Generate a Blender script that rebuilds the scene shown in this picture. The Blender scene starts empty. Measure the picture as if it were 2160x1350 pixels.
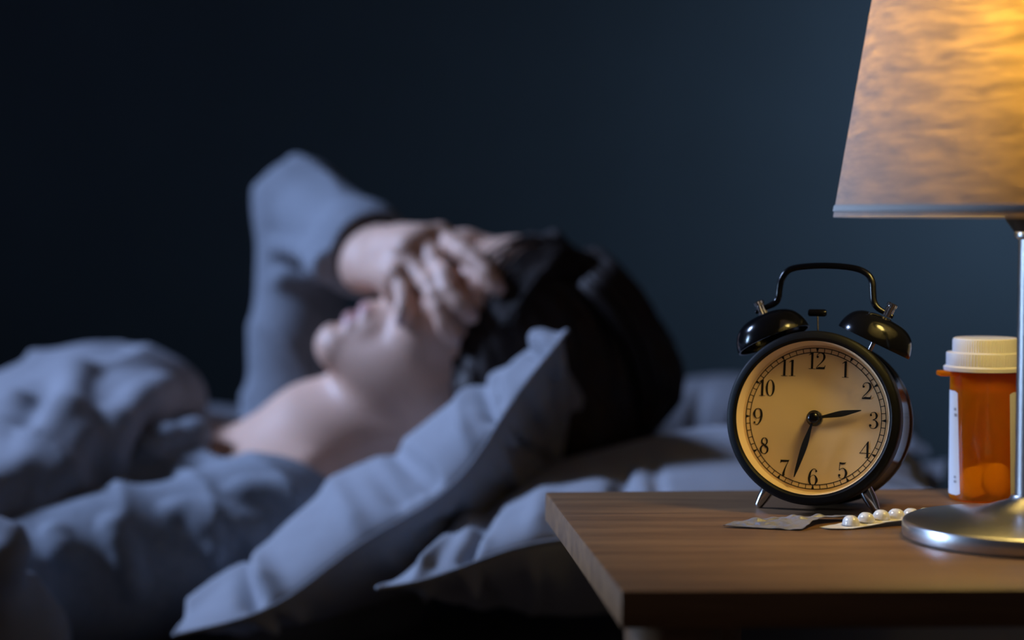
import bpy, bmesh, math, random
import numpy as np
from mathutils import Vector, Matrix

random.seed(4)
SC = bpy.context.scene
COL = SC.collection
TZ = 0.55                      # table top height
EYE = TZ + 0.1695              # lens height
F = 4200.0                     # focal length in pixels of a 2160 px wide frame (70 mm)
PITCH = math.atan(225 / F)

# ------------------------------------------------------------------ camera
cam_d = bpy.data.cameras.new('camera'); cam = bpy.data.objects.new('camera', cam_d); COL.objects.link(cam)
cam.location = (0, 0, EYE); cam.rotation_euler = (math.pi / 2 - PITCH, 0, 0)
cam_d.sensor_width = 36; cam_d.lens = F * 36 / 2160; cam_d.clip_start = 0.02
cam_d.dof.use_dof = True; cam_d.dof.focus_distance = 1.105; cam_d.dof.aperture_fstop = 3.6
SC.camera = cam

# ------------------------------------------------------------------ world, window light, exposure
SC.view_settings.view_transform = 'Standard'
SC.view_settings.look = 'None'
SC.view_settings.exposure = 0
SC.view_settings.gamma = 1
SC.view_settings.use_curve_mapping = False
w = bpy.data.worlds.new('night'); SC.world = w; w.use_nodes = True
w.node_tree.nodes['Background'].inputs[0].default_value = (1.0, 0.84, 0.84, 1)
w.node_tree.nodes['Background'].inputs[1].default_value = 0.030

def area_light(name, loc, target, sx, sy, energy, color, spread=180):
    d = bpy.data.lights.new(name, 'AREA'); d.shape = 'RECTANGLE'; d.size = sx; d.size_y = sy
    d.energy = energy; d.color = color; d.spread = math.radians(spread)
    o = bpy.data.objects.new(name, d); COL.objects.link(o); o.location = loc
    o.rotation_euler = (Vector(target) - Vector(loc)).to_track_quat('-Z', 'Y').to_euler()
    return o
area_light('moonlit_window', (-2.05, 2.05, 2.00), (-0.08, 1.60, 0.5), 0.40, 0.5, 6.0, (0.43, 0.59, 1.0), 42)
area_light('side_window', (-2.1, 1.48, 0.80), (0.20, 1.02, 0.57), 0.25, 1.0, 1.0, (0.42, 0.64, 1.0), 20)
area_light('wall_wash_fill', (1.15, 2.45, 1.15), (0.75, 2.98, 0.80), 0.25, 0.25, 1.50, (0.68, 0.84, 1.0), 110)  # unseen fill light, added to brighten the back wall towards the right
BULB_POWER = 47

# ------------------------------------------------------------------ helpers
def at(px, py, Y):
    """point of the world seen at photo pixel (px, py), Y metres away"""
    a = (px - 1080) / F; b = (675 - py) / F
    d = Vector((a, math.cos(PITCH) + b * math.sin(PITCH), -math.sin(PITCH) + b * math.cos(PITCH)))
    t = Y / d.y
    return Vector((d.x * t, Y, EYE + d.z * t))
def on_table(px, py, dz=0.0):
    a = (px - 1080) / F; b = (675 - py) / F
    d = Vector((a, math.cos(PITCH) + b * math.sin(PITCH), -math.sin(PITCH) + b * math.cos(PITCH)))
    t = (TZ + dz - EYE) / d.z
    return Vector((d.x * t, d.y * t, TZ + dz))

def mat(name, color, rough=0.6, metal=0.0, noise=0.0, scale=(20, 20, 20), bump=0.0, bscale=200, spec=0.5, sheen=0.0, color2=None, coat=0.0, sss=0.0):
    m = bpy.data.materials.new(name); m.use_nodes = True
    nt = m.node_tree; b = nt.nodes['Principled BSDF']
    b.inputs['Roughness'].default_value = rough; b.inputs['Metallic'].default_value = metal
    b.inputs['Specular IOR Level'].default_value = spec
    b.inputs['Sheen Weight'].default_value = sheen; b.inputs['Coat Weight'].default_value = coat
    b.inputs['Coat Roughness'].default_value = 0.05
    if sss:
        b.inputs['Subsurface Weight'].default_value = sss
        b.inputs['Subsurface Radius'].default_value = (0.01, 0.004, 0.002)
    c = (*color, 1)
    b.inputs['Base Color'].default_value = c
    tc = nt.nodes.new('ShaderNodeTexCoord')
    if noise or color2:
        mp = nt.nodes.new('ShaderNodeMapping'); mp.inputs['Scale'].default_value = scale
        nz = nt.nodes.new('ShaderNodeTexNoise'); nz.inputs['Scale'].default_value = 1; nz.inputs['Detail'].default_value = 6
        mx = nt.nodes.new('ShaderNodeMix'); mx.data_type = 'RGBA'
        c2 = color2 if color2 else tuple(max(0, v * (1 - noise)) for v in color)
        mx.inputs[6].default_value = (*c2, 1); mx.inputs[7].default_value = c
        rp = nt.nodes.new('ShaderNodeMapRange'); rp.inputs[1].default_value = 0.35; rp.inputs[2].default_value = 0.65
        nt.links.new(tc.outputs['Object'], mp.inputs[0]); nt.links.new(mp.outputs[0], nz.inputs[0])
        nt.links.new(nz.outputs[0], rp.inputs[0]); nt.links.new(rp.outputs[0], mx.inputs[0])
        nt.links.new(mx.outputs[2], b.inputs['Base Color'])
    if bump:
        nb = nt.nodes.new('ShaderNodeTexNoise'); nb.inputs['Scale'].default_value = bscale; nb.inputs['Detail'].default_value = 3
        bp = nt.nodes.new('ShaderNodeBump'); bp.inputs['Strength'].default_value = bump; bp.inputs['Distance'].default_value = 0.002
        nt.links.new(tc.outputs['Object'], nb.inputs[0]); nt.links.new(nb.outputs[0], bp.inputs['Height'])
        nt.links.new(bp.outputs[0], b.inputs['Normal'])
    return m

class MB:
    def __init__(s): s.v = []; s.f = []
    def add(s, vs, fs, M=None):
        o = len(s.v)
        for p in vs:
            p = Vector(p); s.v.append(tuple(M @ p) if M is not None else tuple(p))
        s.f += [tuple(i + o for i in f) for f in fs]; return s
    def lathe(s, prof, n=48, M=None, axis='z'):
        vs = []; fs = []; rings = []
        for (r, z) in prof:
            if r < 1e-7:
                rings.append([len(vs)]); vs.append((0, 0, z))
            else:
                rings.append(list(range(len(vs), len(vs) + n)))
                vs += [(r * math.cos(2 * math.pi * k / n), r * math.sin(2 * math.pi * k / n), z) for k in range(n)]
        for a, b in zip(rings, rings[1:]):
            for k in range(n):
                k2 = (k + 1) % n
                q = [a[k % len(a)], a[k2 % len(a)], b[k2 % len(b)], b[k % len(b)]]
                q = list(dict.fromkeys(q))
                if len(q) > 2: fs.append(q)
        if axis == 'y': vs = [(x, z, -y) for (x, y, z) in vs]
        return s.add(vs, fs, M)
    def tube(s, pts, rad, n=12, M=None, squash=None):
        pts = [Vector(p) for p in pts]; N = len(pts)
        if not hasattr(rad, '__len__'): rad = [rad] * N
        vs = []; fs = []
        t0 = (pts[1] - pts[0]).normalized()
        nrm = t0.orthogonal().normalized()
        for i in range(N):
            t = (pts[min(i + 1, N - 1)] - pts[max(i - 1, 0)]).normalized()
            nrm = (nrm - t * nrm.dot(t)).normalized(); bi = t.cross(nrm)
            for k in range(n):
                a = 2 * math.pi * k / n
                vs.append(pts[i] + (nrm * math.cos(a) + bi * math.sin(a)) * rad[i])
        for i in range(N - 1):
            for k in range(n):
                k2 = (k + 1) % n
                fs.append((i * n + k, i * n + k2, (i + 1) * n + k2, (i + 1) * n + k))
        fs.append(tuple(reversed(range(n)))); fs.append(tuple(range((N - 1) * n, N * n)))
        return s.add(vs, fs, M)
    def hexa(s, c8, M=None):
        return s.add(c8, [(0, 3, 2, 1), (4, 5, 6, 7), (0, 1, 5, 4), (1, 2, 6, 5), (2, 3, 7, 6), (3, 0, 4, 7)], M)
    def box(s, lo, hi, M=None):
        (a, b, c), (d, e, f) = lo, hi
        return s.hexa([(a, b, c), (d, b, c), (d, e, c), (a, e, c), (a, b, f), (d, b, f), (d, e, f), (a, e, f)], M)
    def build(s, name, m, parent=None, angle=38, bevel=0, seg=2):
        me = bpy.data.meshes.new(name); me.from_pydata(s.v, [], s.f); me.update()
        bm = bmesh.new(); bm.from_mesh(me); bmesh.ops.recalc_face_normals(bm, faces=bm.faces)
        if bevel:
            es = [e for e in bm.edges if len(e.link_faces) == 2 and e.calc_face_angle() > 0.6]
            bmesh.ops.bevel(bm, geom=es, offset=bevel, segments=seg, affect='EDGES', profile=0.5)
        bm.to_mesh(me); bm.free()
        return finish(name, me, m, parent, angle)

def finish(name, me, m, parent=None, angle=38):
    me.materials.append(m)
    me.polygons.foreach_set('use_smooth', [True] * len(me.polygons))
    if angle < 179: me.set_sharp_from_angle(angle=math.radians(angle))
    me.update()
    o = bpy.data.objects.new(name, me); COL.objects.link(o)
    if parent: o.parent = parent
    return o
def tag(o, label=None, cat=None, group=None, kind=None):
    if label: o['label'] = label
    if cat: o['category'] = cat
    if group: o['group'] = group
    if kind: o['kind'] = kind
    return o
def thing(name, label, cat, loc=(0, 0, 0), rz=0.0, group=None):
    o = bpy.data.objects.new(name, None); COL.objects.link(o); o.empty_display_size = 0.05
    o.location = loc; o.rotation_euler = (0, 0, rz)
    return tag(o, label, cat, group)
def spline(pts, n=8):
    """Catmull-Rom through tuples of any dimension"""
    P = [np.array(p, float) for p in pts]; out = []
    for i in range(len(P) - 1):
        p0 = P[max(i - 1, 0)]; p1 = P[i]; p2 = P[i + 1]; p3 = P[min(i + 2, len(P) - 1)]
        for k in range(n):
            t = k / n
            out.append(0.5 * ((2 * p1) + (-p0 + p2) * t + (2 * p0 - 5 * p1 + 4 * p2 - p3) * t * t + (-p0 + 3 * p1 - 3 * p2 + p3) * t ** 3))
    out.append(P[-1]); return out

# ---------------------------------------------------------------- distance-field modelling
def V(p): return np.array(p, float)
def sd_cap(a, b, ra, rb):
    a = V(a); b = V(b); ab = b - a; L2 = float(ab @ ab)
    def fn(x, y, z):
        t = ((x - a[0]) * ab[0] + (y - a[1]) * ab[1] + (z - a[2]) * ab[2]) / L2
        t = np.clip(t, 0, 1)
        return np.sqrt((x - a[0] - t * ab[0]) ** 2 + (y - a[1] - t * ab[1]) ** 2 + (z - a[2] - t * ab[2]) ** 2) - (ra + (rb - ra) * t)
    r = max(ra, rb)
    return fn, np.minimum(a, b) - r, np.maximum(a, b) + r
def sd_ell(c, rad, R=None):
    """ellipsoid; rows of R are its axes"""
    c = V(c); rad = V(rad); R = np.eye(3) if R is None else np.array(R, float)
    def fn(x, y, z):
        dx, dy, dz = x - c[0], y - c[1], z - c[2]
        q = [R[i][0] * dx + R[i][1] * dy + R[i][2] * dz for i in range(3)]
        k0 = np.sqrt(sum((q[i] / rad[i]) ** 2 for i in range(3))) + 1e-9
        k1 = np.sqrt(sum((q[i] / rad[i] ** 2) ** 2 for i in range(3))) + 1e-9
        return k0 * (k0 - 1) / k1
    r = rad.max()
    return fn, c - r, c + r
def smin(a, b, k):
    h = np.maximum(k - np.abs(a - b), 0) / k
    return np.minimum(a, b) - h * h * k * 0.25
def smax(a, b, k): return -smin(-a, -b, k)

class Field:
    def __init__(s): s.pr = []
    def u(s, prim, k=0.01): s.pr.append((prim, k, 1)); return s
    def cut(s, prim, k=0.006): s.pr.append((prim, k, -1)); return s
    def chain(s, pts, k=0.01):
        """pts: (position, radius) list"""
        for (a, ra), (b, rb) in zip(pts, pts[1:]): s.u(sd_cap(a, b, ra, rb), k)
        return s
    def points(s, P):
        x, y, z = P[:, 0], P[:, 1], P[:, 2]; d = np.full(len(P), 1.0)
        for (fn, lo, hi), k, op in s.pr:
            e = fn(x, y, z); d = smin(d, e, k) if op > 0 else smax(d, -e, k)
        return d
    def mesh(s, lo, hi, h, post=None):
        lo = V(lo); hi = V(hi); n = np.ceil((hi - lo) / h).astype(int) + 1
        ax = [lo[i] + h * np.arange(n[i]) for i in range(3)]
        vol = np.full(n, 0.2, np.float32)
        for (fn, a, b), k, op in s.pr:
            m = 0.05 + k
            i0 = np.clip(np.floor((a - m - lo) / h).astype(int), 0, n); i1 = np.clip(np.ceil((b + m - lo) / h).astype(int) + 1, 0, n)
            if (i1 <= i0).any(): continue
            sl = tuple(slice(i0[i], i1[i]) for i in range(3))
            x = ax[0][sl[0]][:, None, None]; y = ax[1][sl[1]][None, :, None]; z = ax[2][sl[2]][None, None, :]
            e = fn(x, y, z)
            vol[sl] = smin(vol[sl], e, k) if op > 0 else smax(vol[sl], -e, k)
        if post:
            vol = post(vol, ax[0][:, None, None], ax[1][None, :, None], ax[2][None, None, :])
        vol[[0, -1]] = np.maximum(vol[[0, -1]], h); vol[:, [0, -1]] = np.maximum(vol[:, [0, -1]], h); vol[:, :, [0, -1]] = np.maximum(vol[:, :, [0, -1]], h)
        return nets(vol, lo, h)

def nets(vol, lo, h):
    """surface nets"""
    ins = vol < 0
    c = np.zeros(tuple(d - 1 for d in vol.shape), np.int8)
    for i in (0, 1):
        for j in (0, 1):
            for k in (0, 1):
                c += ins[i:i + c.shape[0], j:j + c.shape[1], k:k + c.shape[2]]
    act = (c > 0) & (c < 8)
    I = np.argwhere(act); idx = np.full(c.shape, -1, np.int32); idx[act] = np.arange(len(I))
    acc = np.zeros((len(I), 3)); cnt = np.zeros(len(I))
    cs = [(0, 0, 0), (1, 0, 0), (0, 1, 0), (1, 1, 0), (0, 0, 1), (1, 0, 1), (0, 1, 1), (1, 1, 1)]
    val = [vol[I[:, 0] + a, I[:, 1] + b, I[:, 2] + d] for a, b, d in cs]
    for a in range(8):
        for b in range(a + 1, 8):
            if sum(x != y for x, y in zip(cs[a], cs[b])) != 1: continue
            va, vb = val[a], val[b]; m = (va < 0) != (vb < 0)
            t = np.where(m, va / np.where(m, va - vb, 1), 0)
            p = np.array(cs[a])[None] + t[:, None] * (np.array(cs[b]) - np.array(cs[a]))[None]
            acc += p * m[:, None]; cnt += m
    verts = lo + h * (I + acc / cnt[:, None])
    quads = []
    for axis in range(3):
        o1, o2 = (axis + 1) % 3, (axis + 2) % 3
        sl0 = [slice(None)] * 3; sl1 = [slice(None)] * 3
        sl0[axis] = slice(0, -1); sl1[axis] = slice(1, None)
        a = ins[tuple(sl0)]; b = ins[tuple(sl1)]
        E = np.argwhere(a != b)
        ok = (E[:, o1] > 0) & (E[:, o2] > 0) & (E[:, o1] < vol.shape[o1] - 1) & (E[:, o2] < vol.shape[o2] - 1)
        E = E[ok]; flip = a[E[:, 0], E[:, 1], E[:, 2]]
        q = []
        for d1, d2 in ((-1, -1), (0, -1), (0, 0), (-1, 0)):
            C = E.copy(); C[:, o1] += d1; C[:, o2] += d2
            q.append(idx[C[:, 0], C[:, 1], C[:, 2]])
        q = np.stack(q, 1); q[~flip] = q[~flip][:, ::-1]
        quads.append(q)
    return verts, np.concatenate(quads)
def np_mesh(name, verts, quads):
    me = bpy.data.meshes.new(name)
    me.vertices.add(len(verts)); me.vertices.foreach_set('co', np.asarray(verts, np.float32).ravel())
    me.loops.add(quads.size); me.loops.foreach_set('vertex_index', quads.astype(np.int32).ravel())
    me.polygons.add(len(quads)); me.polygons.foreach_set('loop_start', np.arange(0, quads.size, 4, dtype=np.int32))
    me.update(calc_edges=True); me.validate()
    return me

# ------------------------------------------------------------------ materials
M_wall = mat('wall_paint', (0.058, 0.100, 0.152), 0.85, noise=0.08, scale=(6, 6, 6), bump=0.05, bscale=60)
M_floor = mat('floor_boards', (0.10, 0.06, 0.04), 0.5, noise=0.4, scale=(2, 20, 2))
M_linen = mat('pillow_cotton', (0.29, 0.30, 0.33), 0.9, noise=0.06, scale=(60, 60, 60), bump=0.15, bscale=900, spec=0.2, sheen=0.1)
M_sheet = mat('sheet_cotton', (0.27, 0.27, 0.30), 0.9, bump=0.1, bscale=700, spec=0.2)
M_duvet = mat('duvet_cotton', (0.25, 0.26, 0.29), 0.9, noise=0.08, scale=(40, 40, 40), bump=0.15, bscale=600, spec=0.2)
M_shirt = mat('shirt_jersey', (0.23, 0.25, 0.285), 0.9, noise=0.15, scale=(150, 150, 150), bump=0.12, bscale=700, spec=0.2)
M_skin = mat('skin', (0.68, 0.43, 0.32), 0.5, noise=0.08, scale=(30, 30, 30), spec=0.35, sss=0.12)
M_lip = mat('lip_skin', (0.52, 0.28, 0.25), 0.4, spec=0.4)
M_nail = mat('nail', (0.62, 0.42, 0.37), 0.25)
M_hair = mat('dark_hair', (0.030, 0.021, 0.018), 0.55, noise=0.4, scale=(200, 30, 200), spec=0.25)
M_black = mat('black_satin_enamel', (0.003, 0.003, 0.004), 0.5, spec=0.15)
M_gloss = mat('black_gloss_enamel', (0.003, 0.003, 0.004), 0.17, spec=0.28, coat=0.08)
M_chrome = mat('chrome', (0.46, 0.44, 0.43), 0.16, metal=1)
M_dark_chrome = mat('dark_chrome', (0.20, 0.19, 0.19), 0.14, metal=1)
M_dial = mat('dial_paper', (0.78, 0.58, 0.37), 0.75, spec=0.2)
M_ink = mat('printed_ink', (0.012, 0.011, 0.012), 0.7, spec=0.2)
M_hand = mat('black_hand_paint', (0.006, 0.006, 0.007), 0.45)
M_steel = mat('brushed_steel', (0.52, 0.52, 0.53), 0.29, metal=1, noise=0.1, scale=(6, 6, 400))
M_post = mat('satin_steel_post', (0.26, 0.25, 0.25), 0.36, metal=1)
M_socket = mat('black_socket', (0.006, 0.006, 0.006), 0.5)
M_cap = mat('white_cap_plastic', (0.52, 0.50, 0.53), 0.45, sss=0.1)
M_label = mat('paper_label', (0.66, 0.66, 0.70), 0.7)
M_tablet = mat('tablet', (0.82, 0.78, 0.66), 0.6)
M_pill = mat('white_pill_bubble', (0.80, 0.76, 0.70), 0.14, coat=0.5)
M_pack = mat('white_blister_sheet', (0.78, 0.72, 0.62), 0.4)
M_foil = mat('crumpled_foil', (0.34, 0.34, 0.40), 0.46, metal=0.35, noise=0.25, scale=(90, 90, 90), bump=0.5, bscale=260)
M_bed = mat('bed_upholstery', (0.06, 0.05, 0.05), 0.9)

def wood(name, c1, c2, rough=0.35):
    m = bpy.data.materials.new(name); m.use_nodes = True; nt = m.node_tree; b = nt.nodes['Principled BSDF']
    tc = nt.nodes.new('ShaderNodeTexCoord'); mp = nt.nodes.new('ShaderNodeMapping'); mp.inputs['Scale'].default_value = (6, 60, 60)
    n1 = nt.nodes.new('ShaderNodeTexNoise'); n1.inputs['Scale'].default_value = 1.0; n1.inputs['Detail'].default_value = 8; n1.inputs['Distortion'].default_value = 0.6
    n2 = nt.nodes.new('ShaderNodeTexNoise'); n2.inputs['Scale'].default_value = 6.0; n2.inputs['Detail'].default_value = 4
    ad = nt.nodes.new('ShaderNodeMath'); ad.operation = 'MULTIPLY_ADD'; ad.inputs[1].default_value = 0.35
    rp = nt.nodes.new('ShaderNodeValToRGB')
    rp.color_ramp.elements[0].position = 0.42; rp.color_ramp.elements[0].color = (*c2, 1)
    rp.color_ramp.elements[1].position = 0.85; rp.color_ramp.elements[1].color = (*c1, 1)
    L = nt.links.new
    L(tc.outputs['Object'], mp.inputs[0]); L(mp.outputs[0], n1.inputs[0]); L(mp.outputs[0], n2.inputs[0])
    L(n2.outputs[0], ad.inputs[0]); L(n1.outputs[0], ad.inputs[2]); L(ad.outputs[0], rp.inputs[0]); L(rp.outputs[0], b.inputs['Base Color'])
    bp = nt.nodes.new('ShaderNodeBump'); bp.inputs['Strength'].default_value = 0.15; bp.inputs['Distance'].default_value = 0.001
    L(ad.outputs[0], bp.inputs['Height']); L(bp.outputs[0], b.inputs['Normal'])
    b.inputs['Roughness'].default_value = rough; b.inputs['Specular IOR Level'].default_value = 0.35
    return m
M_wood = wood('walnut_veneer', (0.25, 0.130, 0.058), (0.125, 0.062, 0.030), 0.42)

def amber_mat():
    m = bpy.data.materials.new('amber_plastic'); m.use_nodes = True; nt = m.node_tree; nt.nodes.clear()
    out = nt.nodes.new('ShaderNodeOutputMaterial'); L = nt.links.new
    tr = nt.nodes.new('ShaderNodeBsdfTransparent'); tr.inputs[0].default_value = (0.99, 0.57, 0.06, 1)
    tl = nt.nodes.new('ShaderNodeBsdfTranslucent'); tl.inputs[0].default_value = (1.0, 0.36, 0.012, 1)
    df = nt.nodes.new('ShaderNodeBsdfDiffuse'); df.inputs[0].default_value = (1.0, 0.34, 0.012, 1)
    gl = nt.nodes.new('ShaderNodeBsdfGlossy'); gl.inputs['Roughness'].default_value = 0.12
    m1 = nt.nodes.new('ShaderNodeMixShader'); m1.inputs[0].default_value = 0.5
    m2 = nt.nodes.new('ShaderNodeMixShader'); m2.inputs[0].default_value = 0.40
    m3 = nt.nodes.new('ShaderNodeMixShader'); m3.inputs[0].default_value = 0.05
    L(tl.outputs[0], m1.inputs[1]); L(df.outputs[0], m1.inputs[2])
    L(tr.outputs[0], m2.inputs[1]); L(m1.outputs[0], m2.inputs[2])
    L(m2.outputs[0], m3.inputs[1]); L(gl.outputs[0], m3.inputs[2]); L(m3.outputs[0], out.inputs[0])
    return m
M_amber = amber_mat()

def shade_mat():
    m = bpy.data.materials.new('linen_shade'); m.use_nodes = True; nt = m.node_tree; nt.nodes.clear(); L = nt.links.new
    out = nt.nodes.new('ShaderNodeOutputMaterial'); tc = nt.nodes.new('ShaderNodeTexCoord')
    mp = nt.nodes.new('ShaderNodeMapping'); mp.inputs['Scale'].default_value = (40, 40, 260)
    n1 = nt.nodes.new('ShaderNodeTexNoise'); n1.inputs['Scale'].default_value = 1; n1.inputs['Detail'].default_value = 5
    n1.inputs['Roughness'].default_value = 0.65
    rp = nt.nodes.new('ShaderNodeMapRange'); rp.inputs[1].default_value = 0.3; rp.inputs[2].default_value = 0.7; rp.inputs[3].default_value = 0.50; rp.inputs[4].default_value = 1.0
    mc = nt.nodes.new('ShaderNodeMix'); mc.data_type = 'RGBA'; mc.blend_type = 'MULTIPLY'; mc.inputs[0].default_value = 1
    mc.inputs[6].default_value = (0.70, 0.54, 0.32, 1)
    tl = nt.nodes.new('ShaderNodeBsdfTranslucent'); df = nt.nodes.new('ShaderNodeBsdfDiffuse'); df.inputs[0].default_value = (0.60, 0.57, 0.55, 1)
    mx = nt.nodes.new('ShaderNodeMixShader'); mx.inputs[0].default_value = 0.42
    L(tc.outputs['Object'], mp.inputs[0]); L(mp.outputs[0], n1.inputs[0]); L(n1.outputs[0], rp.inputs[0]); L(rp.outputs[0], mc.inputs[7])
    L(mc.outputs[2], tl.inputs[0]); rf = nt.nodes.new('ShaderNodeBsdfRefraction'); rf.inputs['Roughness'].default_value = 1.0; rf.inputs['IOR'].default_value = 1.35
    m0 = nt.nodes.new('ShaderNodeMixShader'); m0.inputs[0].default_value = 0.6
    L(mc.outputs[2], rf.inputs[0]); L(tl.outputs[0], m0.inputs[1]); L(rf.outputs[0], m0.inputs[2])
    L(m0.outputs[0], mx.inputs[1]); L(df.outputs[0], mx.inputs[2]); L(mx.outputs[0], out.inputs[0])
    return m
M_shade = shade_mat()
M_hem = mat('opaque_hem_tape', (0.40, 0.38, 0.36), 0.9, spec=0.1)
M_bulb = bpy.data.materials.new('bulb_glow'); M_bulb.use_nodes = True
_b = M_bulb.node_tree.nodes['Principled BSDF']; _b.inputs['Base Color'].default_value = (1, 0.9, 0.7, 1)
_b.inputs['Emission Color'].default_value = (1.0, 0.74, 0.21, 1); _b.inputs['Emission Strength'].default_value = BULB_POWER

# ------------------------------------------------------------------ room
YAW = math.radians(5.0)
RZ = Matrix.Rotation(YAW, 4, 'Z')
wl = MB().box((-3.2, 0, 0), (2.6, 0.1, 2.6)).build('wall_back', M_wall); wl.location = (0, 2.98, 0); wl.rotation_euler.z = YAW
tag(wl, kind='structure')
fl = MB().box((-3.2, -1.2, -0.05), (2.6, 3.3, 0)).build('floor', M_floor); tag(fl, kind='structure')
bb = MB().box((-3.2, -0.012, 0), (2.6, 0, 0.09)).build('baseboard_back', M_wall, bevel=0.004); bb.location = (0, 2.98, 0); bb.rotation_euler.z = YAW
tag(bb, kind='structure')

# ------------------------------------------------------------------ bed
MAT_Z = 0.362
bed = thing('bed', 'low dark upholstered bed under the mattress behind the wooden nightstand', 'bed', (-0.55, 2.0, 0), YAW)
b = MB().box((-1.05, -0.62, 0.06), (1.08, 0.72, 0.17)).build('bed_base', M_bed, bed, bevel=0.02)
for sx in (-0.97, 1.0):
    for sy in (-0.55, 0.65):
        MB().box((sx - 0.03, sy - 0.03, 0), (sx + 0.03, sy + 0.03, 0.07)).build('leg', M_bed, bed, bevel=0.004)
mt = MB().box((-1.03, -0.60, 0.17), (1.06, 0.70, MAT_Z)).build('mattress', M_sheet, None, bevel=0.035, seg=4)
mt.location = (-0.55, 2.0, 0); mt.rotation_euler.z = YAW
tag(mt, 'mattress under a pale fitted sheet below the sleeper and pillows', 'mattress')

# ------------------------------------------------------------------ person
# head frame: u = chin to crown, f = face forward, l = her left (towards the lens)
U = np.array((0.89, 0.0, 0.456)); Fd = np.array((-0.456, 0.0, 0.89)); Ld = np.array((0.0, -1.0, 0.0))
tw = math.radians(7)
Fd, Ld = Fd * math.cos(tw) + Ld * math.sin(tw), Ld * math.cos(tw) - Fd * math.sin(tw)
HO = np.array(at(1018, 776, 1.72)); RH = np.stack([U, Fd, Ld])
def H(u, f, l): return HO + u * U + f * Fd + l * Ld
def hell(u, f, l, ru, rf, rl): return sd_ell(H(u, f, l), (ru, rf, rl), RH)

B = Field()
B.u(hell(0.036, -0.012, 0, 0.092, 0.095, 0.075))
B.u(hell(0.045, 0.035, 0, 0.062, 0.060, 0.062), 0.03)                  # forehead
B.u(hell(-0.030, 0.030, 0, 0.080, 0.056, 0.058), 0.03)                 # mid face
B.u(sd_cap(H(-0.050, 0.000, 0.050), H(-0.100, 0.072, 0.014), 0.017, 0.015), 0.03)   # jaw
B.u(sd_cap(H(-0.050, 0.000, -0.050), H(-0.100, 0.072, -0.014), 0.017, 0.015), 0.03)
B.u(hell(-0.1025, 0.0765, 0, 0.0165, 0.0165, 0.021), 0.012)                # chin
for sg in (1, -1):
    B.u(hell(-0.020, 0.060, 0.036 * sg, 0.026, 0.024, 0.024), 0.02)    # cheek
    B.u(sd_cap(H(0.030, 0.088, 0.012 * sg), H(0.024, 0.070, 0.050 * sg), 0.009, 0.008), 0.02)   # brow
    B.cut(hell(0.006, 0.096, 0.032 * sg, 0.014, 0.012, 0.018), 0.016)  # eye socket
    B.u(hell(0.007, 0.075, 0.032 * sg, 0.0115, 0.0125, 0.0135), 0.004) # closed lid
    B.u(hell(-0.036, 0.096, 0.012 * sg, 0.009, 0.010, 0.008), 0.008)   # nostril wing
    B.u(hell(0.000, -0.012, 0.074 * sg, 0.030, 0.016, 0.008), 0.006)   # ear
    B.cut(hell(0.000, -0.006, 0.083 * sg, 0.016, 0.008, 0.006), 0.005)
    B.cut(hell(-0.043, 0.100, 0.007 * sg, 0.004, 0.005, 0.004), 0.004) # nostril
B.u(sd_cap(H(0.014, 0.086, 0), H(-0.030, 0.113, 0), 0.007, 0.0105), 0.014)  # nose
B.u(hell(-0.066, 0.078, 0, 0.026, 0.015, 0.028), 0.014)                # mouth bulge
B.u(hell(-0.0660, 0.0905, 0, 0.0085, 0.0075, 0.022), 0.008)            # upper lip
B.u(hell(-0.0820, 0.0880, 0, 0.0080, 0.0078, 0.020), 0.008)            # lower lip
B.cut(hell(-0.0742, 0.0990, 0, 0.0018, 0.0095, 0.023), 0.004)
B.cut(hell(-0.0920, 0.0960, 0, 0.0030, 0.0085, 0.018), 0.006)          # hollow over the chin
# neck, shoulders, chest
NB = np.array(at(688, 950, 1.745))
B.u(sd_cap(H(-0.050, -0.022, 0), NB, 0.053, 0.058), 0.022)
B.u(sd_cap(H(-0.082, 0.030, 0), H(-0.112, -0.012, 0), 0.016, 0.016), 0.03)
SN = V((-0.205, 1.605, 0.452)); SF = V((-0.212, 1.925, 0.462))
B.u(sd_cap(NB - V((0, 0, 0.01)), SN, 0.045, 0.050), 0.05)
B.u(sd_cap(NB - V((0, 0, 0.01)), SF, 0.045, 0.050), 0.05)
B.u(sd_ell((-0.285, 1.76, 0.420), (0.20, 0.160, 0.110)), 0.04)
B.u(sd_ell((-0.52, 1.76, 0.420), (0.24, 0.140, 0.095)), 0.05)
PIT = np.array(at(545, 905, 1.75))
B.u(sd_cap(PIT + V((0, -0.010, -0.006)), at(650, 985, 1.655), 0.010, 0.009), 0.016)      # collar bones
B.u(sd_cap(PIT + V((0, 0.012, -0.006)), at(610, 905, 1.86), 0.010, 0.010), 0.016)
B.u(sd_cap(H(-0.045, -0.02, 0.052), PIT + V((0.006, -0.012, -0.004)), 0.010, 0.008), 0.016)  # neck muscle
# her left arm, along the body
EN = V((-0.455, 1.525, 0.418))
B.chain([(SN, 0.050), (SN * 0.4 + EN * 0.6, 0.042), (EN, 0.038), (V((-0.62, 1.62, 0.47)), 0.030), (V((-0.70, 1.68, 0.50)), 0.026)], 0.02)
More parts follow.
